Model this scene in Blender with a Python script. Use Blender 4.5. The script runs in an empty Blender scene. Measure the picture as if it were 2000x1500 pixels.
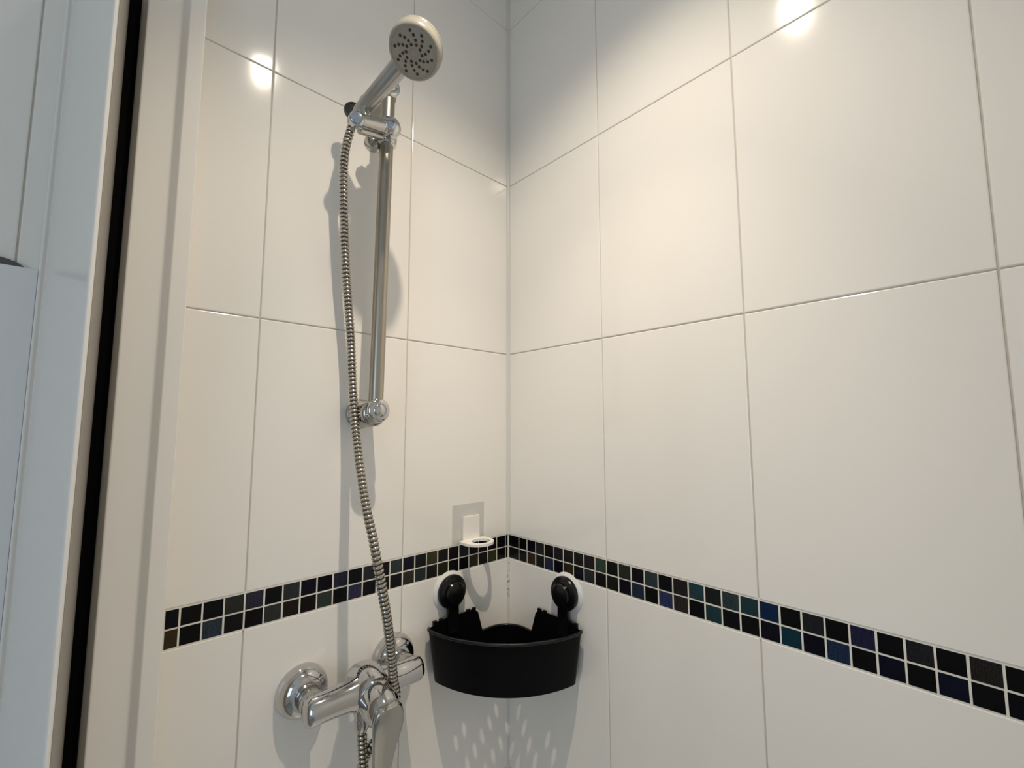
import bpy, bmesh, math, random
from mathutils import Vector, Matrix
from mathutils.geometry import delaunay_2d_cdt

random.seed(7)
scene = bpy.context.scene
COL = scene.collection
V = Vector

# ------------------------------------------------------------------ camera
cam_d = bpy.data.cameras.new('camera')
cam = bpy.data.objects.new('camera', cam_d)
COL.objects.link(cam)
cam.location = (-0.67738, -0.74203, 1.48664)
cam.rotation_euler = (math.radians(95.4465), math.radians(0.0356), math.radians(-42.8497))
cam_d.sensor_fit = 'HORIZONTAL'
cam_d.sensor_width = 36.0
cam_d.lens = 865.89 / 2000 * 36.0
cam_d.clip_start = 0.01
scene.camera = cam

# ------------------------------------------------------------------ view, world, big lights
scene.view_settings.view_transform = 'Standard'
scene.view_settings.look = 'None'
scene.view_settings.gamma = 1.0
scene.view_settings.use_curve_mapping = False
scene.view_settings.exposure = -0.10
scene.cycles.max_bounces = 16
scene.cycles.diffuse_bounces = 10
scene.cycles.glossy_bounces = 6

world = bpy.data.worlds.new('world')
scene.world = world
world.use_nodes = True
bg = world.node_tree.nodes['Background']
bg.inputs[0].default_value = (0.62, 0.78, 1.0, 1)
bg.inputs[1].default_value = 1.0

# daylight entering by the bathroom window, behind and left of the camera
sun_d = bpy.data.lights.new('window_daylight', 'AREA')
sun_d.shape = 'RECTANGLE'; sun_d.size = 0.9; sun_d.size_y = 1.1
sun_d.color = (0.66, 0.83, 1.0)
sun_d.energy = 5.2
wl = bpy.data.objects.new('window_daylight', sun_d)
COL.objects.link(wl)
wl.location = (-2.06, -1.32, 1.55)
wl.rotation_euler = (math.radians(90), 0, math.radians(-90))      # shines towards +X

LAMP = V((-0.418, -0.506, 2.432))
LAMP_POWER = 21.0          # wide part of the beam
LAMP_CORE = 21.0           # bright core of the beam
LAMP_AIM = (0.200, 0.175, -0.964)   # turned towards the corner
LAMP_COLOR = (1.0, 0.86, 0.69)

# ------------------------------------------------------------------ helpers
def srgb(h):
    h = h.lstrip('#')
    c = [int(h[i:i+2], 16) / 255 for i in (0, 2, 4)]
    return tuple(x / 12.92 if x <= 0.04045 else ((x + 0.055) / 1.055) ** 2.4 for x in c)

def mat(name, color, rough=0.5, metal=0.0, spec=0.5, noise=None, bump=None, coat=0.0, trans=0.0, alpha=1.0):
    """noise=(scale, amount, second colour); bump=(scale, strength)"""
    m = bpy.data.materials.new(name)
    m.use_nodes = True
    nt = m.node_tree
    b = nt.nodes['Principled BSDF']
    b.inputs['Base Color'].default_value = (*color, 1)
    b.inputs['Roughness'].default_value = rough
    b.inputs['Metallic'].default_value = metal
    b.inputs['Specular IOR Level'].default_value = spec
    b.inputs['Coat Weight'].default_value = coat
    b.inputs['Coat Roughness'].default_value = 0.06
    b.inputs['Transmission Weight'].default_value = trans
    b.inputs['Alpha'].default_value = alpha
    tc = nt.nodes.new('ShaderNodeTexCoord')
    if noise:
        n = nt.nodes.new('ShaderNodeTexNoise')
        n.inputs['Scale'].default_value = noise[0]
        n.inputs['Detail'].default_value = 4
        mp = nt.nodes.new('ShaderNodeMapping')
        if len(noise) > 3:
            mp.inputs['Scale'].default_value = noise[3]
        nt.links.new(tc.outputs['Object'], mp.inputs['Vector'])
        nt.links.new(mp.outputs['Vector'], n.inputs['Vector'])
        cr = nt.nodes.new('ShaderNodeValToRGB')
        cr.color_ramp.elements[0].position = 0.5 - noise[1] / 2
        cr.color_ramp.elements[1].position = 0.5 + noise[1] / 2
        cr.color_ramp.elements[0].color = (*color, 1)
        cr.color_ramp.elements[1].color = (*noise[2], 1)
        nt.links.new(n.outputs['Fac'], cr.inputs['Fac'])
        nt.links.new(cr.outputs['Color'], b.inputs['Base Color'])
    if bump:
        n2 = nt.nodes.new('ShaderNodeTexNoise')
        n2.inputs['Scale'].default_value = bump[0]
        n2.inputs['Detail'].default_value = 2
        nt.links.new(tc.outputs['Object'], n2.inputs['Vector'])
        bp = nt.nodes.new('ShaderNodeBump')
        bp.inputs['Strength'].default_value = bump[1]
        bp.inputs['Distance'].default_value = 0.001
        nt.links.new(n2.outputs['Fac'], bp.inputs['Height'])
        nt.links.new(bp.outputs['Normal'], b.inputs['Normal'])
    return m

class MB:
    """collects polygons; build() links them as ONE mesh object"""
    def __init__(self):
        self.v = []; self.f = []; self.mi = []
    def add(self, verts, faces, mi=0):
        o = len(self.v)
        self.v += [tuple(p) for p in verts]
        for q in faces:
            self.f.append([i + o for i in q]); self.mi.append(mi)
        return self
    def mesh(self, name, mats, smooth=False, angle=40):
        me = bpy.data.meshes.new(name)
        me.from_pydata(self.v, [], self.f)
        for m in (mats if isinstance(mats, (list, tuple)) else [mats]):
            me.materials.append(m)
        me.polygons.foreach_set('material_index', self.mi)
        bm = bmesh.new(); bm.from_mesh(me)
        bmesh.ops.remove_doubles(bm, verts=bm.verts, dist=1e-6)
        bmesh.ops.recalc_face_normals(bm, faces=bm.faces)
        if smooth:
            for f in bm.faces: f.smooth = True
            a = math.radians(angle)
            for e in bm.edges:
                e.smooth = not (len(e.link_faces) == 2 and e.calc_face_angle(0) > a)
        bm.to_mesh(me); bm.free()
        return me
    def build(self, name, mats, parent=None, smooth=False, angle=40):
        o = bpy.data.objects.new(name, self.mesh(name, mats, smooth, angle))
        COL.objects.link(o)
        if parent: attach(o, parent)
        return o

def attach(o, parent):
    o.parent = parent
    bpy.context.view_layer.update()
    o.matrix_parent_inverse = parent.matrix_world.inverted()

def empty(name, loc, label, cat, group=None):
    o = bpy.data.objects.new(name, None)
    o.empty_display_size = 0.05
    COL.objects.link(o)
    o.location = loc
    bpy.context.view_layer.update()
    tag(o, label, cat, group)
    return o

def tag(o, label, cat, group=None):
    o['label'] = label; o['category'] = cat
    if group: o['group'] = group
    return o

def structure(o, label=None):
    o['kind'] = 'structure'
    if label: o['label'] = label
    return o

def frame(axis):
    w = V(axis).normalized()
    u = w.orthogonal().normalized()
    return u, w.cross(u).normalized(), w

def lathe(mb, origin, axis, prof, seg=32, mi=0, u=None, scale=(1, 1)):
    """prof: list of (radius, height along axis)"""
    uu, vv, w = frame(axis)
    if u is not None:
        uu = (V(u) - w * V(u).dot(w)).normalized(); vv = w.cross(uu)
    o = V(origin)
    verts = []; faces = []
    for r, h in prof:
        for k in range(seg):
            a = 2 * math.pi * k / seg
            verts.append(o + w * h + (uu * math.cos(a) * scale[0] + vv * math.sin(a) * scale[1]) * max(r, 1e-5))
    for i in range(len(prof) - 1):
        for k in range(seg):
            k2 = (k + 1) % seg
            faces.append((i*seg+k, i*seg+k2, (i+1)*seg+k2, (i+1)*seg+k))
    faces.append(tuple(range(seg)))
    faces.append(tuple((len(prof)-1)*seg + k for k in range(seg)))
    mb.add(verts, faces, mi)
    return mb

def arcprof(r0, h0, r1, h1, n=6, kind='out'):
    """quarter ellipse from (r0,h0) to (r1,h1)"""
    out = []
    for i in range(n + 1):
        t = i / n * math.pi / 2
        if kind == 'out':
            out.append((r1 + (r0 - r1) * math.cos(t), h0 + (h1 - h0) * math.sin(t)))
        else:
            out.append((r0 + (r1 - r0) * math.sin(t), h1 + (h0 - h1) * math.cos(t)))
    return out

def box(mb, lo, hi, bev=0.0, mi=0):
    x0, y0, z0 = lo; x1, y1, z1 = hi
    bm = bmesh.new()
    bmesh.ops.create_cube(bm, size=1)
    for v in bm.verts:
        v.co = V((x0 + (v.co.x + .5) * (x1 - x0), y0 + (v.co.y + .5) * (y1 - y0), z0 + (v.co.z + .5) * (z1 - z0)))
    if bev:
        bmesh.ops.bevel(bm, geom=bm.edges[:], offset=bev, segments=2, profile=.6, affect='EDGES')
    bm.verts.index_update()
    mb.add([v.co for v in bm.verts], [[v.index for v in f.verts] for f in bm.faces], mi)
    bm.free()
    return mb

def prism(mb, pts, axis, lo, hi, mi=0):
    """closed 2D polygon extruded along an axis (0,1,2); pts are the other two coordinates in order"""
    def P(p, t):
        q = list(p); q.insert(axis, t); return q
    n = len(pts)
    mb.add([P(p, lo) for p in pts] + [P(p, hi) for p in pts],
           [tuple(range(n)), tuple(range(2*n-1, n-1, -1))] + [(i, (i+1) % n, n+(i+1) % n, n+i) for i in range(n)], mi)
    return mb

def soften(o, w, seg=3, ang=12):
    bm = bmesh.new(); bm.from_mesh(o.data)
    ed = [e for e in bm.edges if len(e.link_faces) == 2 and e.calc_face_angle(0) > math.radians(ang)]
    bmesh.ops.bevel(bm, geom=ed, offset=w, segments=seg, profile=.5, affect='EDGES', clamp_overlap=True)
    for f in bm.faces: f.smooth = True
    for e in bm.edges: e.smooth = not (len(e.link_faces) == 2 and e.calc_face_angle(0) > math.radians(30))
    bm.to_mesh(o.data); bm.free()
    wn = o.modifiers.new('weighted_normal', 'WEIGHTED_NORMAL'); wn.keep_sharp = True; wn.weight = 100
    return o

def catmull(pts, n=16):
    P = [V(p) for p in pts]
    P = [P[0]*2 - P[1]] + P + [P[-1]*2 - P[-2]]
    out = []
    for i in range(1, len(P) - 2):
        a, b, c, d = P[i-1], P[i], P[i+1], P[i+2]
        for k in range(n):
            t = k / n
            out.append(0.5 * ((2*b) + (c-a)*t + (2*a-5*b+4*c-d)*t*t + (3*b-a-3*c+d)*t**3))
    out.append(P[-2])
    return out

def resample(pts, step):
    L = [0]
    for a, b in zip(pts, pts[1:]): L.append(L[-1] + (b-a).length)
    n = max(2, int(L[-1] / step)); out = []; j = 0
    for i in range(n + 1):
        s = L[-1] * i / n
        while j < len(L) - 2 and L[j+1] < s: j += 1
        t = (s - L[j]) / max(1e-9, L[j+1] - L[j])
        out.append(pts[j].lerp(pts[j+1], t))
    return out

def sweep(mb, pts, radii, seg=12, mis=None, sx=1.0, sy=1.0, up=None):
    n = len(pts); u = None
    verts = []; faces = []
    for i, p in enumerate(pts):
        t = (pts[min(i+1, n-1)] - pts[max(i-1, 0)]).normalized()
        if u is None:
            u = (V(up) if up else t.orthogonal())
        u = (u - t * u.dot(t)).normalized(); v = t.cross(u)
        for k in range(seg):
            a = 2 * math.pi * k / seg
            verts.append(p + (u * math.cos(a) * sx + v * math.sin(a) * sy) * radii[i])
    o = len(mb.v); mb.v += [tuple(x) for x in verts]
    for i in range(n - 1):
        for k in range(seg):
            k2 = (k+1) % seg
            mb.f.append([o+i*seg+k, o+i*seg+k2, o+(i+1)*seg+k2, o+(i+1)*seg+k]); mb.mi.append(mis[i] if mis else 0)
    mb.f.append([o+k for k in range(seg)]); mb.mi.append(mis[0] if mis else 0)
    mb.f.append([o+(n-1)*seg+k for k in range(seg)]); mb.mi.append(mis[-1] if mis else 0)
    return mb

# ------------------------------------------------------------------ materials
M = {}
M['tile'] = mat('white_glazed_tile', (0.865, 0.835, 0.785), rough=0.10, bump=(9, 0.05))
M['grout'] = mat('tile_grout', (0.52, 0.485, 0.43), rough=0.8, noise=(60, .6, (0.62, 0.585, 0.52)))
M['mgrout'] = mat('mosaic_grout', (0.82, 0.79, 0.71), rough=0.6, noise=(40, .5, (0.74, 0.70, 0.62)))
M['plaster'] = mat('white_plaster', (0.88, 0.87, 0.85), rough=0.7)
M['silicone'] = mat('silicone_bead', (0.70, 0.68, 0.63), rough=0.35)
M['floor'] = mat('grey_floor_tile', (0.42, 0.42, 0.41), rough=0.35, noise=(12, .5, (0.36, 0.36, 0.35)))
M['frame'] = mat('white_enamel', (0.88, 0.855, 0.81), rough=0.22)
M['rubber'] = mat('black_rubber', (0.0025, 0.002, 0.0025), rough=0.7, spec=0.05)
M['lip'] = mat('grey_seal_lip', (0.36, 0.34, 0.31), rough=0.5, spec=0.2)  # grey that stands in for shade on the outer jamb
M['chrome'] = mat('chrome', (0.60, 0.60, 0.60), rough=0.07, metal=1.0)
M['satin'] = mat('satin_chrome', (0.48, 0.475, 0.45), rough=0.2, metal=1.0)
M['rail'] = mat('worn_nickel_tube', (0.46, 0.42, 0.36), rough=0.3, metal=1.0, noise=(60, .5, (0.36, 0.33, 0.28), (1, 1, .12)))
M['hose'] = mat('hose_steel', (0.52, 0.48, 0.41), rough=0.2, metal=1.0)
M['groove'] = mat('hose_groove', (0.07, 0.055, 0.04), rough=0.5, metal=0.3)
M['handle'] = mat('silver_plastic', (0.46, 0.46, 0.44), rough=0.28, metal=0.75)
M['ivory'] = mat('ivory_plastic', (0.32, 0.305, 0.26), rough=0.2)
M['nozzle'] = mat('brown_nozzle', (0.045, 0.028, 0.012), rough=0.6)
M['darkknob'] = mat('dark_chrome', (0.08, 0.08, 0.08), rough=0.12, metal=0.9)
M['button'] = mat('blue_grey_chrome', (0.50, 0.54, 0.60), rough=0.12, metal=1.0)
M['black'] = mat('black_gloss_plastic', (0.004, 0.004, 0.005), rough=0.22, spec=0.4)
M['matblack'] = mat('black_plastic', (0.003, 0.003, 0.004), rough=0.35, spec=0.10)
M['cup'] = mat('white_suction_cup', (0.78, 0.78, 0.76), rough=0.25)
M['white'] = mat('white_plastic', (0.86, 0.83, 0.79), rough=0.3)
M['film'] = mat('clear_adhesive_film', (0.62, 0.63, 0.61), rough=0.08, alpha=0.22)
M['pale'] = mat('pale_panel', (0.80, 0.80, 0.79), rough=0.35)
M['clip'] = mat('grey_clip', (0.10, 0.10, 0.095), rough=0.3, metal=0.4)

def lamp_mat():
    m = bpy.data.materials.new('lamp_lens'); m.use_nodes = True
    b = m.node_tree.nodes['Principled BSDF']
    b.inputs['Base Color'].default_value = (1, .95, .88, 1)
    b.inputs['Emission Color'].default_value = (1, .93, .82, 1)
    b.inputs['Emission Strength'].default_value = 60
    return m
M['lens'] = lamp_mat()

def chip_mat(hexcol, tex):
    key = 'chip_' + hexcol + ('_t' if tex else '')
    if key in M: return M[key]
    c = srgb(hexcol); k = 0.72
    base = tuple(x * k + .0008 for x in c)
    if tex:
        m = bpy.data.materials.new('textured_glass_mosaic'); m.use_nodes = True
        nt = m.node_tree; b = nt.nodes['Principled BSDF']
        tc = nt.nodes.new('ShaderNodeTexCoord')
        vo = nt.nodes.new('ShaderNodeTexVoronoi'); vo.inputs['Scale'].default_value = 420
        vo.inputs['Randomness'].default_value = 0.25
        nt.links.new(tc.outputs['Object'], vo.inputs['Vector'])
        cr = nt.nodes.new('ShaderNodeValToRGB')
        cr.color_ramp.elements[0].position = .2; cr.color_ramp.elements[1].position = .6
        cr.color_ramp.elements[0].color = (*[min(1, x * 1.7 + .004) for x in base], 1)
        cr.color_ramp.elements[1].color = (*[x * .5 for x in base], 1)
        nt.links.new(vo.outputs['Distance'], cr.inputs['Fac'])
        nt.links.new(cr.outputs['Color'], b.inputs['Base Color'])
        bp = nt.nodes.new('ShaderNodeBump'); bp.inputs['Strength'].default_value = .3; bp.inputs['Distance'].default_value = .0006
        nt.links.new(vo.outputs['Distance'], bp.inputs['Height'])
        nt.links.new(bp.outputs['Normal'], b.inputs['Normal'])
        b.inputs['Roughness'].default_value = .3
        b.inputs['Specular IOR Level'].default_value = .25
    else:
        m = mat('glass_mosaic', base, rough=.22, spec=.15, noise=(90, .7, tuple(x * .7 for x in base)))
    M[key] = m
    return m

# ------------------------------------------------------------------ room shell
ZM0, ZM1 = 1.200, 1.250                  # mosaic border
R1, R2, R3 = 1.6498, 2.0521, 2.4543      # horizontal joints
CEIL = 2.60
UA, UC, TW = 0.25882, 0.25790, 0.25
J = 0.0017                               # joint width
XB, YB = -2.10, -2.10                    # far ends of the bathroom

def quad_slab(name, lo, hi, m, label=None):
    o = box(MB(), lo, hi).build(name, m)
    return structure(o, label)

floor = quad_slab('floor', (XB - .1, YB - .1, -0.10), (0.1, 0.1, 0.0), M['floor'])
ceiling = quad_slab('ceiling', (XB - .1, YB - .1, CEIL), (0.1, 0.1, CEIL + .1), M['plaster'])
wall_left = quad_slab('wall_left', (XB, 0.0018, 0), (0.0018, 0.1, CEIL), M['grout'], 'left wall of white glazed tiles with a dark mosaic border')
wall_right = quad_slab('wall_right', (0.0018, -0.98, 0), (0.1, 0.0018, CEIL), M['grout'], 'right wall of white glazed tiles with a dark mosaic border')
# return wall closing the shower cubicle at the right, and the far bathroom walls
wall_return = quad_slab('wall_return', (-0.62, -1.08, 0), (0.1, -0.98, CEIL), M['plaster'])
wall_back = quad_slab('wall_back', (XB - .1, YB - .1, 0), (-.52, YB, CEIL), M['plaster'])
wall_inner = quad_slab('wall_inner', (-0.62, YB, 0), (-0.52, -1.08, CEIL), M['plaster'])
# outer wall with the window opening
WY0, WY1 = -1.80, -.84
mb = MB()
box(mb, (XB - .1, YB, 0), (XB, WY0, CEIL)); box(mb, (XB - .1, WY1, 0), (XB, 0.1, CEIL))
box(mb, (XB - .1, WY0, 0), (XB, WY1, .98)); box(mb, (XB - .1, WY0, 2.12), (XB, WY1, CEIL))
structure(mb.build('wall_outer', M['plaster']))
mb = MB()
for lo, hi in (((XB - .08, WY0, .98), (XB - .02, WY0 + .05, 2.12)), ((XB - .08, WY1 - .05, .98), (XB - .02, WY1, 2.12)),
               ((XB - .08, WY0 + .05, .98), (XB - .02, WY1 - .05, 1.03)), ((XB - .08, WY0 + .05, 2.07), (XB - .02, WY1 - .05, 2.12))):
    box(mb, lo, hi)
structure(mb.build('window_1', M['frame']))

_tilecache = {}
def tile_mesh(w, h, m, b=0.0014, th=0.006, name='tile'):
    """tile lying in local x (0..w), z (0..h), glazed face at y=0 looking to -y, rounded arris"""
    key = (round(w, 4), round(h, 4), m.name, b)
    if key in _tilecache: return _tilecache[key]
    rings = []
    for ins, d in ((0, th), (0, b), (b * .3, b * .3), (b, 0)):
        rings.append([(ins, d, ins), (w - ins, d, ins), (w - ins, d, h - ins), (ins, d, h - ins)])
    verts = [p for r in rings for p in r]; faces = []
    for i in range(3):
        for k in range(4):
            k2 = (k + 1) % 4
            faces.append((i*4+k, i*4+k2, (i+1)*4+k2, (i+1)*4+k))
    faces.append((12, 13, 14, 15))
    me = MB().add(verts, faces).mesh(name, m)
    _tilecache[key] = me
    return me

def place_tile(name, me, parent, wall, u0, z0, w, lift=0.0):
    o = bpy.data.objects.new(name, me); COL.objects.link(o)
    if wall == 'L':      # u runs along -x; local x -> +x
        o.location = (-(u0 + w), -lift, z0)
    else:                # right wall: u runs along -y; local x -> -y, local -y -> -x
        o.rotation_euler = (0, 0, -math.pi / 2)
        o.location = (-lift, -u0, z0)
    o.parent = parent
    return o

zrows = [(0.0, 0.375), (0.375, 0.775), (0.775, ZM0), (ZM1, R1), (R1, R2), (R2, R3), (R3, CEIL)]
colsL = [0.0022, UA, UA + TW, UA + 2*TW, UA + 3*TW, UA + 4*TW, UA + 5*TW, UA + 6*TW, 2.1]
colsR = [0.0022, UC, UC + TW, UC + 2*TW, 0.98]
for wall, cols, par in (('L', colsL, wall_left), ('R', colsR, wall_right)):
    for u0, u1 in zip(cols, cols[1:]):
        for z0, z1 in zrows:
            w, h = u1 - u0 - J, z1 - z0 - J
            # tiles are never perfectly flush
            place_tile('tile', tile_mesh(w, h, M['tile']), par, wall, u0 + J/2, z0 + J/2, w, random.uniform(-.0002, .0002))

# mosaic border, two rows of glass chips; colours from the corner outwards ('t' = textured)
RT = "0c0a0d 0b0a0c 0c0c16 1c1e1dt 0c0a0c 14101ct 15110ft 101411t 1a1016t 3a4f42 0f100f 2f352d 130f1a 38484a 0b0c14 1a1416t 2c4a52 0e1416t 2a3c3et 27444a 0f2d55 070709 15171bt 070708 16163at 070708 141519t 090709 191410t 070708 08080a 0a0a10 070708 10121a 070708 08080a 0a0a10 070708"
RB = "100c10t 15111a 3a2a1a 1a1b1a 1a2440t 0b0c1a 3a2d18 0b0b1c 242a30t 14100d 1d1d12 0a0a1a 26324a 0a0a0c 28305at 241f1ct 0a0810 24444a 0a0a12 0b0809 0c0b1c 123a4a 0c0a1c 122848t 070709 0c0c22 070708 0a1226 070708 07070f 08080a 0a0a10 070708 10121a 070708 08080a 0a0a10 070708"
LT = "0c0a0d 0b0a0e 1a1210 17100e 0f0b0a 1c1e26t 1b1013 100d0at 47422b 1a1d24 16122a 3c4448 1e1612 33353d 0d0c14 343448 0e0c16 100e22 2c2f33t 09090f 2c2a3at 363a36 0b0b10 08080a 0a0a14"
LB = "180e0a 0c0c0c 3a3a1c 100b0a 33301f 0a0a10 0c0b10 2a2a10 0d0c0at 263030t 3a3833 17131c 1a1c16 120f18 2e2a4at 100e16 3c4540 130e0f 262019 3c3e3a 0a080c 191517 2a3644t 060608 45391c"
def mosaic(wall, parent, ubase, ncols, first_partial, umax, top, bot):
    # grout bed just below the chip faces
    mb = MB()
    if wall == 'L': box(mb, (-umax, 0.0004, ZM0 - .0012), (-.0005, .006, ZM1 + .0012))
    else: box(mb, (0.0004, -umax, ZM0 - .0012), (.006, -.0005, ZM1 + .0012))
    bed = mb.build('mosaic_border', M['mgrout'], parent)
    tops, bots = top.split(), bot.split()
    g = 0.0021
    for i in range(ncols):
        if first_partial:
            u0 = 0.0012 if i == 0 else ubase + (i - 1) * .025
            u1 = ubase + i * .025
        else:
            u0 = 0.0012 if i == 0 else ubase + i * .025
            u1 = ubase + (i + 1) * .025
        u1 = min(u1, umax)
        if u1 - u0 < .006: continue
        for r, arr in ((0, bots), (1, tops)):
            c = arr[i % len(arr)]
            tex = c.endswith('t'); c = c[:6]
            w = u1 - u0 - g; h = .025 - g
            jit = random.uniform(-.0002, .0002)
            place_tile('mosaic_chip', tile_mesh(w, h, chip_mat(c, tex), b=.0005, th=.004, name='mosaic_chip'), bed, wall,
                       u0 + g/2 + jit, ZM0 + r * .025 + g/2, w, random.uniform(-.0003, .0002))
mosaic('L', wall_left, UA - .25, 25, True, 0.6000, LT, LB)
mosaic('R', wall_right, UC - .25, 38, False, 0.9750, RT, RB)

# silicone bead in the corner
mb = MB()
for leg, za, zb in ((.0066, ZM1, CEIL), (.0026, ZM0, ZM1), (.0040, 0.0, ZM0)):     # thinner over the mosaic
    pts = [(0.001, 0.001), (-leg, 0.001), (-leg, -.0004)]
    for k in range(1, 6):
        t = k / 6 * math.pi / 2
        pts.append((-leg + (leg - .0004) * math.sin(t), -leg + (leg - .0004) * math.cos(t)))
    pts += [(-.0004, -leg), (0.001, -leg)]
    prism(mb, pts, 2, za, zb)
# mould specks, low in the corner
nt = M['silicone'].node_tree; b = nt.nodes['Principled BSDF']
tc = nt.nodes.new('ShaderNodeTexCoord'); nz = nt.nodes.new('ShaderNodeTexNoise'); nz.inputs['Scale'].default_value = 130
sx = nt.nodes.new('ShaderNodeSeparateXYZ'); nt.links.new(tc.outputs['Object'], sx.inputs[0])
nt.links.new(tc.outputs['Object'], nz.inputs['Vector'])
mr = nt.nodes.new('ShaderNodeMapRange'); mr.inputs[1].default_value = 1.10; mr.inputs[2].default_value = 1.16
nt.links.new(sx.outputs['Z'], mr.inputs[0])
mr2 = nt.nodes.new('ShaderNodeMapRange'); mr2.inputs[1].default_value = 1.195; mr2.inputs[2].default_value = 1.19
nt.links.new(sx.outputs['Z'], mr2.inputs[0])
gt = nt.nodes.new('ShaderNodeMapRange'); gt.inputs[1].default_value = .58; gt.inputs[2].default_value = .66
nt.links.new(nz.outputs['Fac'], gt.inputs[0])
m1 = nt.nodes.new('ShaderNodeMath'); m1.operation = 'MULTIPLY'; nt.links.new(mr.outputs[0], m1.inputs[0]); nt.links.new(mr2.outputs[0], m1.inputs[1])
m2 = nt.nodes.new('ShaderNodeMath'); m2.operation = 'MULTIPLY'; nt.links.new(m1.outputs[0], m2.inputs[0]); nt.links.new(gt.outputs[0], m2.inputs[1])
mx = nt.nodes.new('ShaderNodeMix'); mx.data_type = 'RGBA'
mx.inputs['A'].default_value = (.70, .68, .63, 1); mx.inputs['B'].default_value = (.16, .13, .10, 1)
nt.links.new(m2.outputs[0], mx.inputs['Factor']); nt.links.new(mx.outputs['Result'], b.inputs['Base Color'])
structure(mb.build('trim_1', M['silicone'], smooth=True), 'pale silicone bead running down the tiled corner')

# ------------------------------------------------------------------ shower tray, out of view, added to bounce lamp light up the walls
tray = box(MB(), (-.74, -.978, 0.0), (-.0002, -.0002, .06), .006).build('shower_tray', M['frame'])
tag(tray, 'white shower tray on the floor under the tiled corner', 'shower tray')

# ------------------------------------------------------------------ shower enclosure frame at the left
enc = empty('shower_enclosure', (-.65, -.02, 0), 'white shower door frame with a black seal beside the left tiles', 'shower frame')
jin = [(-.6000, .0010), (-.6032, -.0325), (-.6040, -.0340), (-.6210, -.0340), (-.6222, -.0334), (-.6292, -.0262),
       (-.6310, -.0255), (-.6640, -.0255), (-.6655, -.0248), (-.6715, -.0015), (-.6715, .0010)]
soften(prism(MB(), jin, 2, 0.06, 2.20).build('inner_jamb', M['frame'], enc), .0009)
prism(MB(), [(-.6715, .001), (-.6715, -.004), (-.6840, -.004), (-.6840, .001)], 2, 0.06, 2.20).build('seal', M['rubber'], enc)['label'] = 'black rubber seal strip'
prism(MB(), [(-.6839, -.0045), (-.6835, -.0045), (-.6897, -.1282), (-.6904, -.1288)], 2, 0.06, 2.06).build('seal_lip', M['lip'], enc)['label'] = 'grey lip of the seal'  # added grey strip, makes the lamp-facing side of the jamb look shaded
leaf = [(-.6840, .0010), (-.6842, -.004), (-.6903, -.1280), (-.6918, -.1310), (-.6938, -.1314), (-.6956, -.1295), (-.7330, -.0150), (-.7335, -.0120),
        (-.7355, -.0120), (-.7370, -.0145), (-.7392, -.0145), (-.7400, .0010)]
soften(prism(MB(), leaf, 2, 0.06, 2.06).build('outer_jamb', M['frame'], enc), .0007)

# pale board against the wall outside the cubicle
pan = empty('wall_board', (-1.0, -.01, .55), 'flat pale board on the tiled wall left of the shower frame', 'board')
box(MB(), (-1.30, -.0060, .55), (-.7402, .0, 1.6670), .0008).build('board', M['pale'], pan)
mb = MB()
cl = []
for k in range(13):
    a = math.pi * k / 12
    cl.append((-.7940 + .0435 * math.cos(a), 1.6640 + .0130 * math.sin(a) ** .9))
cl = [(x, z) for x, z in cl]
prism(mb, cl, 1, -.0058, -.0006)
mb.build('clip', M['clip'], pan)['label'] = 'dark grey rounded clip on the top edge'

# ------------------------------------------------------------------ ceiling spot
sp = empty('ceiling_spotlight', (LAMP.x, LAMP.y, CEIL), 'small round ceiling spotlight mirrored in the glossy tiles', 'lamp')
lathe(MB(), (LAMP.x, LAMP.y, CEIL), (0, 0, -1), [(.045, 0), (.045, .012), (.034, .016), (.034, .150), (.030, .160), (.027, .160), (.0265, .156)], 32).build('housing', M['frame'], sp, True)
lathe(MB(), (LAMP.x, LAMP.y, LAMP.z + .0135), (0, 0, -1), [(.026, 0), (.026, .004), (.018, .008), (.0, .009)], 32).build('lens', M['lens'], sp, True)
for nm, pw, ang in (('spot_light', LAMP_POWER, 112), ('spot_light_core', LAMP_CORE, 62)):
    sd = bpy.data.lights.new(nm, 'SPOT')
    sd.energy = pw; sd.color = LAMP_COLOR
    sd.spot_size = math.radians(ang); sd.spot_blend = 1.0; sd.shadow_soft_size = 0.010
    so = bpy.data.objects.new(nm, sd); COL.objects.link(so)
    so.location = LAMP - V((0, 0, .016))
    so.rotation_euler = V(LAMP_AIM).to_track_quat('-Z', 'Y').to_euler()

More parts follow.
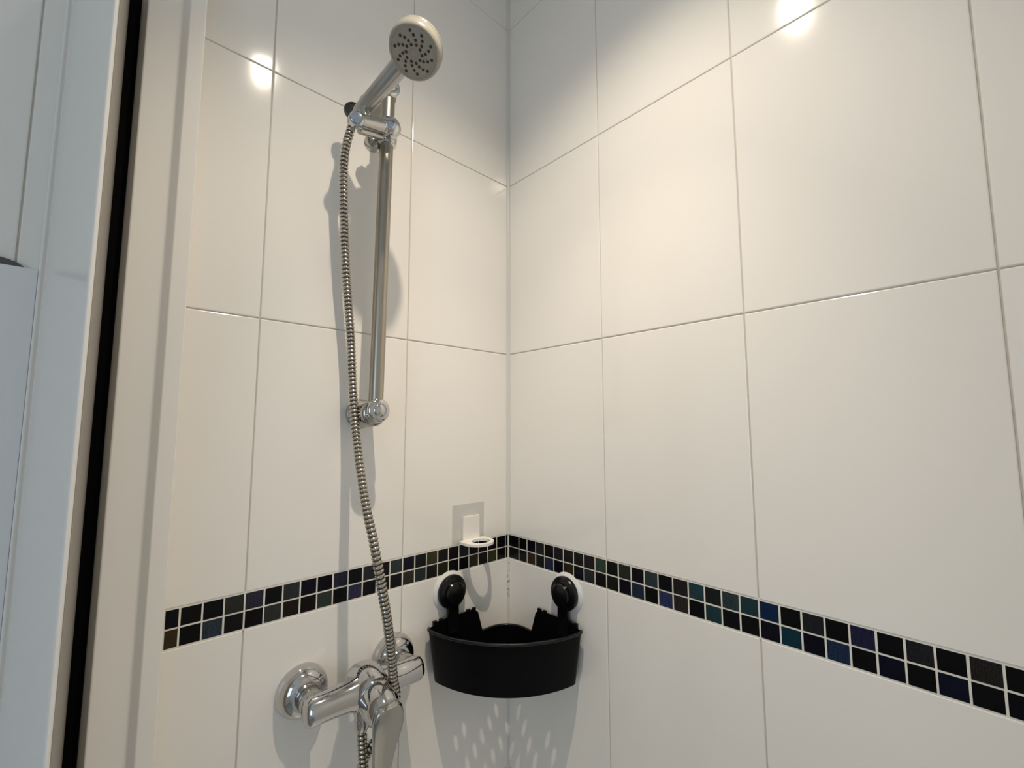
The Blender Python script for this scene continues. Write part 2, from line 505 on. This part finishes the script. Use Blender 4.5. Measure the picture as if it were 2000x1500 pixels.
# ------------------------------------------------------------------ riser rail with brackets and slider
rail = empty('riser_rail', (-.348, 0, 1.512), 'worn nickel riser rail with chrome brackets and a sliding handset holder', 'shower rail')
RB0, RB1 = V((-.3482, -.060, 1.520)), V((-.3410, -.060, 2.072))
sweep(MB(), [RB0.lerp(RB1, t) for t in (0, .25, .5, .75, 1)], [.0118] * 5, 28).build('pole', M['rail'], rail, True)
def bracket(x, z, name):
    b = lathe(MB(), (x, 0, z), (0, -1, 0), [(.0245, 0), (.0250, .003), (.0240, .006), (.0226, .010), (.0222, .03), (.0222, .050)] +
              arcprof(.0222, .052, .012, .062, 6), 36).build(name, M['satin'], rail, True)
    kn = MB()
    ring = []
    nrib = 30
    verts = []; faces = []
    for h, rr in ((.055, .0165), (.057, .0172), (.067, .0172), (.069, .0165)):
        for k in range(nrib * 2):
            a = math.pi * k / nrib
            r = rr * (1.04 if k % 2 else .96)
            verts.append((x + r * math.cos(a), -h, z + .004 + r * math.sin(a)))
    n2 = nrib * 2
    for i in range(3):
        for k in range(n2):
            faces.append((i*n2+k, i*n2+(k+1) % n2, (i+1)*n2+(k+1) % n2, (i+1)*n2+k))
    kn.add(verts, faces)
    k = kn.build('ribbed_ring', M['darkknob'], b)
    lathe(MB(), (x, -.066, z + .004), (0, -1, 0), [(.0190, 0), (.0192, .004)] + arcprof(.0192, .005, .0120, .0105, 5) + [(.0112, .0105), (.0108, .0098), (.0104, .0105), (.006, .0122), (0, .0127)], 36).build('cap', M['chrome'], b, True)
    return b
bracket(-.3485, 1.508, 'bracket')
bracket(-.3445, 2.073, 'bracket')

SL = V((-.3425, -.060, 1.990))
sl = lathe(MB(), SL + V((0, 0, -.017)), (0, 0, 1), [(.0135, -.002), (.0165, 0), (.0178, .006), (.0178, .028), (.0165, .034), (.0135, .036)], 32).build('slider', M['chrome'], rail, True)
BALL = V((-.3471, -.0820, 1.9912))
prof = []
for k in range(17):
    a = math.pi * (k / 16 - .5)
    prof.append((.0180 * math.cos(a), .0180 * math.sin(a)))
lathe(MB(), BALL, (0.25, -.95, 0.05), prof, 36).build('knob', M['chrome'], sl, True)
capdir = V((-.55, -.82, -.14)).normalized()          # round cap let into the knob
lathe(MB(), BALL + capdir * .0130, capdir, [(.0100, 0), (.0108, .0035), (.0094, .0052), (.004, .0060), (0, .0061)], 24).build('button', M['button'], sl, True)
HOLD = V((-.4085, -.0945, 1.9690))
adir = (HOLD - BALL).normalized()
sweep(MB(), [BALL + adir * .008, BALL + adir * .0175, BALL + adir * .018, BALL + adir * .019, BALL + adir * .0195, BALL.lerp(HOLD, .6), BALL.lerp(HOLD, .98)],
      [.0118, .0116, .0108, .0108, .0114, .0108, .0102], 28).build('arm', M['satin'], sl, True)
a0, a1 = BALL + V((-.006, .014, -.012)), HOLD + V((.008, .012, -.008))
sweep(MB(), [a0, a0.lerp(a1, .5), a1], [.0064, .0062, .0056], 16).build('strut', M['satin'], sl, True)
lathe(MB(), HOLD + V((.004, .012, 0)), (-.42, -.90, -.05), [(.0095, 0), (.0118, .004), (.0124, .010), (.0124, .0155), (.0112, .0190), (.0095, .0202), (.0088, .0196), (.004, .0206), (0, .0208)], 30).build('holder', M['button'], sl, True)
lathe(MB(), V((-.4015, -.0560, 2.0100)), (-.45, -.85, .15), [(.010, -.012), (.0138, -.006), (.0148, 0), (.0130, .004), (.0085, .0055), (.0080, .0045), (0, .0050)], 28).build('clamp_cap', M['darkknob'], sl, True)
lathe(MB(), V((-.3600, -.0450, 1.9760)), (-.55, -.2, -.8), [(.013, -.01), (.0155, 0), (.013, .007), (.006, .0110), (0, .0118)], 24).build('clamp_screw', M['satin'], sl, True)

q0 = BALL.lerp(HOLD, .78)
sweep(MB(), [q0, q0.lerp(V((-.3955, -.0880, 1.9925)), .6), V((-.3955, -.0880, 1.9925))], [.0085, .0080, .0090], 20).build('cradle', M['satin'], sl, True)

# ------------------------------------------------------------------ hand shower
HB = V((-.3955, -.0880, 2.0015))          # where the handle lies in the cradle
HEAD = V((-.3745, -.2100, 2.0314))        # middle of the head rim
hs = empty('hand_shower', HB, 'ivory-faced silver hand shower resting in the rail holder', 'hand shower')
n = V((-.405, -.275, -.872)).normalized() # way the spray face looks
d = (HEAD - HB).normalized()
neck = HEAD - n * .021 - d * .010
path = catmull([HB - d * .014, HB - d * .006, HB.lerp(neck, .35), HB.lerp(neck, .7) - n * .002, neck, neck + d * .016 + n * .008], 6)
rad = []
for i in range(len(path)):
    t = i / (len(path) - 1)
    rad.append(.0108 + .0042 * min(1, max(0, (t - .1) / .6)) if t < .8 else .0150 + .001 * (t - .8))
sweep(MB(), path, rad, 28).build('handle', M['handle'], hs, True)
lathe(MB(), HB - d * .026, d, [(.0072, -.002), (.0086, 0), (.0096, .006), (.0100, .014)], 24).build('hose_nut', M['satin'], hs, True)
hp = [(.006, -.026), (.020, -.0245), (.030, -.019), (.0362, -.0110), (.0384, -.004)] + [(.0386, 0), (.0376, .0010), (.0376, .0016), (.0386, .0024), (.0384, .006)] + arcprof(.0384, .007, .0335, .0180, 8) + [(.0330, .0180), (.0326, .0172)]
lathe(MB(), HEAD - n * .006, n, hp, 56).build('head', M['ivory'], hs, True, 50)
FO = HEAD - n * .0030
fp = [(.0330, .006)] + [(.0325, .0132), (.0320, .0138), (.018, .0152), (.0062, .0154), (.0060, .0158), (.0050, .0158), (.0048, .0153), (0, .0153)]
face = lathe(MB(), FO, n, fp, 56).build('spray_face', M['ivory'], hs, True, 50)
mb = MB()
uu, vv, ww = frame(n)
for arm in range(10):
    rows = (.0110, .0160, .0212, .0262) if arm % 2 == 0 else (.0120, .0172, .0225, .0275)
    for k, r in enumerate(rows):
        a = 2 * math.pi * arm / 10 + k * .17 + .1
        p = FO + n * (.0150 - .0014 * (r / .03) ** 2) + (uu * math.cos(a) + vv * math.sin(a)) * r
        lathe(mb, p - n * .0008, n, [(.0022, 0), (.0021, .0018), (.0015, .0024), (.0005, .0026)], 8)
nz_ = mb.build('nozzles', M['nozzle'], face); nz_['kind'] = 'stuff'; nz_['label'] = 'dark brown rubber nozzles'

# ------------------------------------------------------------------ metal hose
hose = empty('shower_hose', (-.40, -.04, 1.0), 'ribbed metal hose hanging from the handset down to the mixer', 'hose')
hp = [HB - d * .026, HB - d * .036 + V((-.001, 0, -.002)), (-0.4024, -0.058, 1.9833), (-0.4045, -0.05, 1.9666), (-0.408, -0.046, 1.9401), (-0.4082, -0.043, 1.9101), (-0.4055, -0.04, 1.868), (-0.4019, -0.037, 1.8262), (-0.3969, -0.034, 1.7672), (-0.389, -0.031, 1.7001), (-0.3815, -0.031, 1.6322), (-0.3774, -0.033, 1.5643), (-0.3741, -0.038, 1.5055), (-0.3734, -0.052, 1.4564), (-0.3744, -0.075, 1.4023), (-0.374, -0.095, 1.3587), (-0.3711, -0.11, 1.3235), (-0.3667, -0.118, 1.2879), (-0.3576, -0.12, 1.2431), (-0.3474, -0.115, 1.2029), (-0.3345, -0.104, 1.1518), (-0.3237, -0.094, 1.104),
      (-.3170, -.0905, 1.0690), (-.3280, -.0810, 1.0320), (-.3480, -.0690, 1.0000),
      (-.3640, -.0600, .9500), (-.3730, -.0550, .8800), (-.3720, -.0560, .8100), (-.3620, -.0600, .7700), (-.3500, -.0640, .7650), (-.3420, -.0680, .7900), (-.3440, -.0700, .8600), (-.3520, -.0710, .9400), (-.3590, -.0710, 1.0100), (-.3610, -.0710, 1.0360)]
pts = resample(catmull(hp, 14), .0011)
rib = [.0062, .0072, .0075, .0072, .0062, .0059]
radii = [rib[i % 6] for i in range(len(pts))]
mis = [1 if i % 6 in (4, 5) else 0 for i in range(len(pts))]
sweep(MB(), pts, radii, 14, mis).build('ribbed_tube', [M['hose'], M['groove']], hose, True, 60)

# ------------------------------------------------------------------ mixer
XL, XR, ZX = -.4270, -.2770, 1.0900
XC = -.3520
mix = empty('shower_mixer', (XC, 0, ZX), 'chrome single-lever wall mixer with two round flanges', 'mixer tap')
for xx in (XL, XR):
    lathe(MB(), (xx, -.0002, ZX), (0, -1, 0), [(.0365, 0), (.0372, .003)] + arcprof(.0372, .004, .0175, .0300, 10) + [(.0165, .0300)], 44).build('wall_flange', M['chrome'], mix, True)
    lathe(MB(), (xx, -.027, ZX), (0, -1, 0), [(.0145, 0), (.0150, .006), (.0165, .009), (.0178, .011), (.0178, .030), (.0160, .034)], 6 if False else 32).build('union_nut', M['satin'], mix, True)
# horizontal bars, flattened sections
def bar(x0, x1, name):
    ps = []; rs = []
    for t, r in ((0, .010), (.04, .0165), (.12, .0195), (.5, .0195), (.8, .0210), (1, .0255)):
        ps.append(V((x0 + (x1 - x0) * t, -.068, ZX))); rs.append(r)
    return sweep(MB(), ps, rs, 28, up=(0, 0, 1)).build(name, M['chrome'], mix, True, 50)
bar(XL - .018, XC - .018, 'side_bar'); bar(XR + .018, XC + .018, 'side_bar')
ax = V((.03, -.93, -.24)).normalized()
OB = V((XC, -.058, ZX + .004))
lathe(MB(), OB, ax, [(.020, -.024), (.0280, -.014), (.0312, 0), (.0308, .014), (.0290, .026), (.0270, .032), (.0265, .033)], 44).build('body', M['chrome'], mix, True)
lathe(MB(), OB, ax, [(.0250, .030), (.0255, .034), (.0262, .037), (.0262, .050), (.0255, .060), (.0225, .068), (.015, .0715), (0, .072)], 44).build('cartridge_cap', M['chrome'], mix, True)
# lever: a long rounded blade hanging from the cap
lev = MB()
sec = [(0.012, .0140), (0.006, .0200), (-.006, .0236), (-.020, .0242), (-.036, .0226), (-.060, .0190), (-.085, .0158), (-.110, .0138), (-.128, .0125), (-.136, .0100), (-.139, .004)]
verts = []; faces = []
seg = 16
base = OB + ax * .060
ld = V((-.065, -.27, 1.0)).normalized()      # blade axis, upwards
for s, hw in sec:
    t = (0.012 - s) / .151
    th = .0075 * (1 - .45 * t)
    c = base + V((.001, -.012, .002)) + ld * s + V((0, -.004 * math.sin(min(1, t * 2) * math.pi), 0))
    for k in range(seg):
        a = 2 * math.pi * k / seg
        ca, sa = math.cos(a), math.sin(a)
        px = math.copysign(abs(ca) ** .6, ca) * hw
        py = math.copysign(abs(sa) ** .8, sa) * th
        verts.append(c + V((1, 0, 0)) * px + V((0, .97, .25)) * py)
for i in range(len(sec) - 1):
    for k in range(seg):
        k2 = (k + 1) % seg
        faces.append((i*seg+k, i*seg+k2, (i+1)*seg+k2, (i+1)*seg+k))
faces.append(tuple(range(seg))); faces.append(tuple((len(sec)-1)*seg + k for k in range(seg)))
lev.add(verts, faces).build('lever', M['satin'], mix, True, 60)
lathe(MB(), (-.3610, -.071, 1.068), (0, 0, -1), [(.0125, 0), (.0125, .008), (.0110, .012), (.0115, .015), (.0115, .026), (.0090, .031)], 24).build('outlet_nut', M['chrome'], mix, True)
lathe(MB(), (XC - .030, -.0800, ZX + .001), (-.55, -.83, 0), [(.0075, -.004), (.0080, 0), (.0060, .0022), (0, .003)], 20).build('check_button', M['button'], mix, True)

# ------------------------------------------------------------------ corner basket
bk = empty('corner_basket', (-.09, -.09, 1.025), 'black plastic corner basket hung from two suction cups under the mosaic', 'shower basket')
OFF = .010
def outline(rf, off, rc=.048, re=.012, nf=30):
    """plan of the basket: arc around the room corner, rounded ends, side along the walls, rounded inner corner"""
    pts = []
    a0 = math.asin((off + re) / (rf - re)); a1 = math.pi / 2 - a0
    # end on the left wall: centre of rounding
    c0 = ((rf - re) * math.cos(a0), off + re)
    for k in range(6):                                    # from the wall tangent to the arc tangent
        t = -math.pi / 2 + (a0 + math.pi / 2) * k / 5
        pts.append((c0[0] + re * math.cos(t), c0[1] + re * math.sin(t)))
    for k in range(1, nf):
        t = a0 + (a1 - a0) * k / nf
        pts.append((rf * math.cos(t), rf * math.sin(t)))
    c1 = (off + re, (rf - re) * math.cos(a0))
    for k in range(6):
        t = a1 + (math.pi - a1) * k / 5
        pts.append((c1[0] + re * math.cos(t), c1[1] + re * math.sin(t)))
    for k in range(1, 12):                                # down the right wall
        pts.append((off, c1[1] + (off + rc - c1[1]) * k / 12))
    for k in range(9):                                    # inner corner
        t = math.pi + math.pi / 2 * k / 8
        pts.append((off + rc + rc * math.cos(t), off + rc + rc * math.sin(t)))
    for k in range(1, 12):
        pts.append((off + rc + (c0[0] - off - rc) * k / 12, off))
    return [(-x, -y) for x, y in pts]
ZB, ZT = 1.0250, 1.1170
def topz(x, y):
    if min(-x, -y) < OFF + .003:                           # along a wall
        u = max(-x, -y)
        if u < .083: return 1.0740
        if u < .096: return 1.0740 + (u - .083) / .013 * .0490
        if u > .190: return ZT
        return 1.1230 if not (.138 < u < .150) else 1.1230
    u = math.hypot(x, y)
    if u < .095: return 1.0740
    return ZT
RFT, RFB = .2150, .2015
ot, ob = outline(RFT, OFF), outline(RFB, OFF + .0015)
it, ib = outline(RFT - .0022, OFF + .0022, .046, .010), outline(RFB - .0022, OFF + .0037, .046, .010)
mb = MB(); N = len(ot)
zt = [topz(*p) for p in ot]
def lerp2(a, b, t): return (a[0] + (b[0] - a[0]) * t, a[1] + (b[1] - a[1]) * t)
def ringat(lo, hi, z):
    return z
verts = []
for i in range(N):
    f = (zt[i] - ZB) / (ZT - ZB)
    verts.append((*ob[i], ZB)); verts.append((*lerp2(ob[i], ot[i], f), zt[i]))
    verts.append((*lerp2(ib[i], it[i], f), zt[i])); verts.append((*ib[i], ZB + .0025))
faces = []
for i in range(N):
    j = (i + 1) % N
    for k in range(3):
        faces.append((4*i+k, 4*j+k, 4*j+k+1, 4*i+k+1))
mb.add(verts, faces)
mb.build('basin', M['matblack'], bk, True, 35)
# floor of the basket with drain holes
holes = [(-.066, -.0421), (-.0356, -.072), (-.0862, -.0475), (-.0498, -.0566), (-.0413, -.093), (-.1423, -.0425), (-.1074, -.0522), (-.0393, -.1498), (-.1627, -.0473), (-.0707, -.0624),
         (-.0476, -.1124), (-.127, -.0575), (-.1835, -.0525), (-.0556, -.0759), (-.0921, -.0667), (-.0448, -.1686), (-.0527, -.1324), (-.0598, -.0965),
         (-.1120, -.0718), (-.0655, -.1170), (-.0770, -.0830), (-.0985, -.0880), (-.0820, -.1040), (-.1465, -.0625), (-.1670, -.0680), (-.0505, -.1890), (-.1320, -.0770), (-.0705, -.1375)]
hr = .0046
v2 = [V(p) for p in ob]; e2 = [(i, (i+1) % N) for i in range(N)]
for hx, hy in holes:
    o = len(v2)
    for k in range(10):
        a = 2 * math.pi * k / 10
        v2.append(V((hx + hr * math.cos(a), hy + hr * math.sin(a))))
    e2 += [(o + k, o + (k+1) % 10) for k in range(10)]
rv, re_, rf_, *_ = delaunay_2d_cdt(v2, e2, [], 1, 1e-6)
keep = []
for f in rf_:
    c = sum((rv[i] for i in f), V((0, 0))) / len(f)
    if not any((c - V(h)).length < hr * .96 for h in holes): keep.append(list(f))
mb = MB()
mb.add([(p.x, p.y, ZB) for p in rv], keep)
bm_me = mb.mesh('basin_floor', M['black'])
fl = bpy.data.objects.new('basin_floor', bm_me); COL.objects.link(fl); attach(fl, bk)
# rim bead round the front
rimp = [V((*p, ZT)) for p in ot[2:6 + 29 + 4]]
sweep(MB(), rimp, [.0028] * len(rimp), 10).build('rim', M['black'], bk, True, 60)
# bead on the low inner corner
idx = [i for i in range(N) if zt[i] < 1.0745]
cp = [V((*lerp2(ob[i], ot[i], .53), 1.0740)) for i in idx]
sweep(MB(), cp, [.0030] * len(cp), 8).build('inner_rim', M['black'], bk, True, 60)
# hook teeth along the top of the wall plates
for u in (.104, .118, .182, .196):
    box(MB(), (-u - .004, -.0135, 1.118), (-u + .004, -.0085, 1.1262), .0008).build('hook_tooth', M['black'], bk)
    box(MB(), (-.0135, -u - .004, 1.118), (-.0085, -u + .004, 1.1262), .0008).build('hook_tooth', M['black'], bk)
def cup(pos, nrm, side):
    P = V(pos); nn = V(nrm)
    c = lathe(MB(), P + nn * .0004, nn, [(.0365, 0), (.0368, .0012), (.034, .0030), (.026, .0070), (.018, .0090)], 40).build('suction_cup', M['cup'], bk, True)
    c['label'] = 'white suction cup'
    lathe(MB(), P + nn * .0055, nn, [(.0300, 0), (.0312, .002), (.0312, .007), (.0295, .0098), (.0225, .0112), (.0205, .0115), (.0200, .0165), (.0185, .0185), (.012, .0195), (0, .0200)], 40).build('knob', M['black'], c, True, 30)
    s = MB()
    if side == 'L': box(s, (P.x - .0125, -.0165, 1.095), (P.x + .0125, -.0095, P.z - .012), .0015)
    else: box(s, (-.0165, P.y - .0125, 1.095), (-.0095, P.y + .0125, P.z - .012), .0015)
    s.build('stem', M['black'], c)
cup((-.1565, 0, 1.1690), (0, -1, 0), 'L')
cup((0, -.1680, 1.1710), (-1, 0, 0), 'R')

# ------------------------------------------------------------------ stick-on holder above the mosaic
sh = empty('soap_holder', (-.107, 0, 1.25), 'small white stick-on ring holder above the mosaic near the corner', 'soap holder')
box(MB(), (-.1510, -.0006, 1.2515), (-.0705, 0.0, 1.3290), .0002).build('adhesive_film', M['film'], sh)['label'] = 'clear square adhesive film'
box(MB(), (-.1275, -.0060, 1.2580), (-.0860, -.0006, 1.3050), .0010).build('back_plate', M['white'], sh)
# ring tray: rounded plate with an oval hole
outer = []
for x, y in ((-.1370, -.0040), (-.1390, -.0120)): outer.append((x, y))
for k in range(17):
    t = math.pi + math.pi * k / 16
    outer.append((-.1065 + .0325 * math.cos(t), -.0250 + .0330 * math.sin(t)))
outer += [(-.0740, -.0120), (-.0780, -.0040)]
outer = [(x, y) for x, y in outer]
hole = [(-.1035 + .0200 * math.cos(2 * math.pi * k / 20), -.0320 + .0170 * math.sin(2 * math.pi * k / 20)) for k in range(20)]
v2 = [V(p) for p in outer] + [V(p) for p in hole]; no = len(outer)
e2 = [(i, (i+1) % no) for i in range(no)] + [(no + i, no + (i+1) % 20) for i in range(20)]
rv, re_, rf_, *_ = delaunay_2d_cdt(v2, e2, [], 1, 1e-6)
keep = []
for f in rf_:
    c = sum((rv[i] for i in f), V((0, 0))) / len(f)
    if ((c.x + .1035) / .0200) ** 2 + ((c.y + .0320) / .0170) ** 2 > .97: keep.append(list(f))
bm = bmesh.new()
bv = [bm.verts.new((p.x, p.y, 1.2540)) for p in rv]
for f in keep: bm.faces.new([bv[i] for i in f])
r = bmesh.ops.extrude_face_region(bm, geom=bm.faces[:])
for g in r['geom']:
    if isinstance(g, bmesh.types.BMVert): g.co.z += .0050
bmesh.ops.recalc_face_normals(bm, faces=bm.faces)
me = bpy.data.meshes.new('ring_tray'); bm.to_mesh(me); bm.free(); me.materials.append(M['white'])
rt = bpy.data.objects.new('ring_tray', me); COL.objects.link(rt); attach(rt, sh)
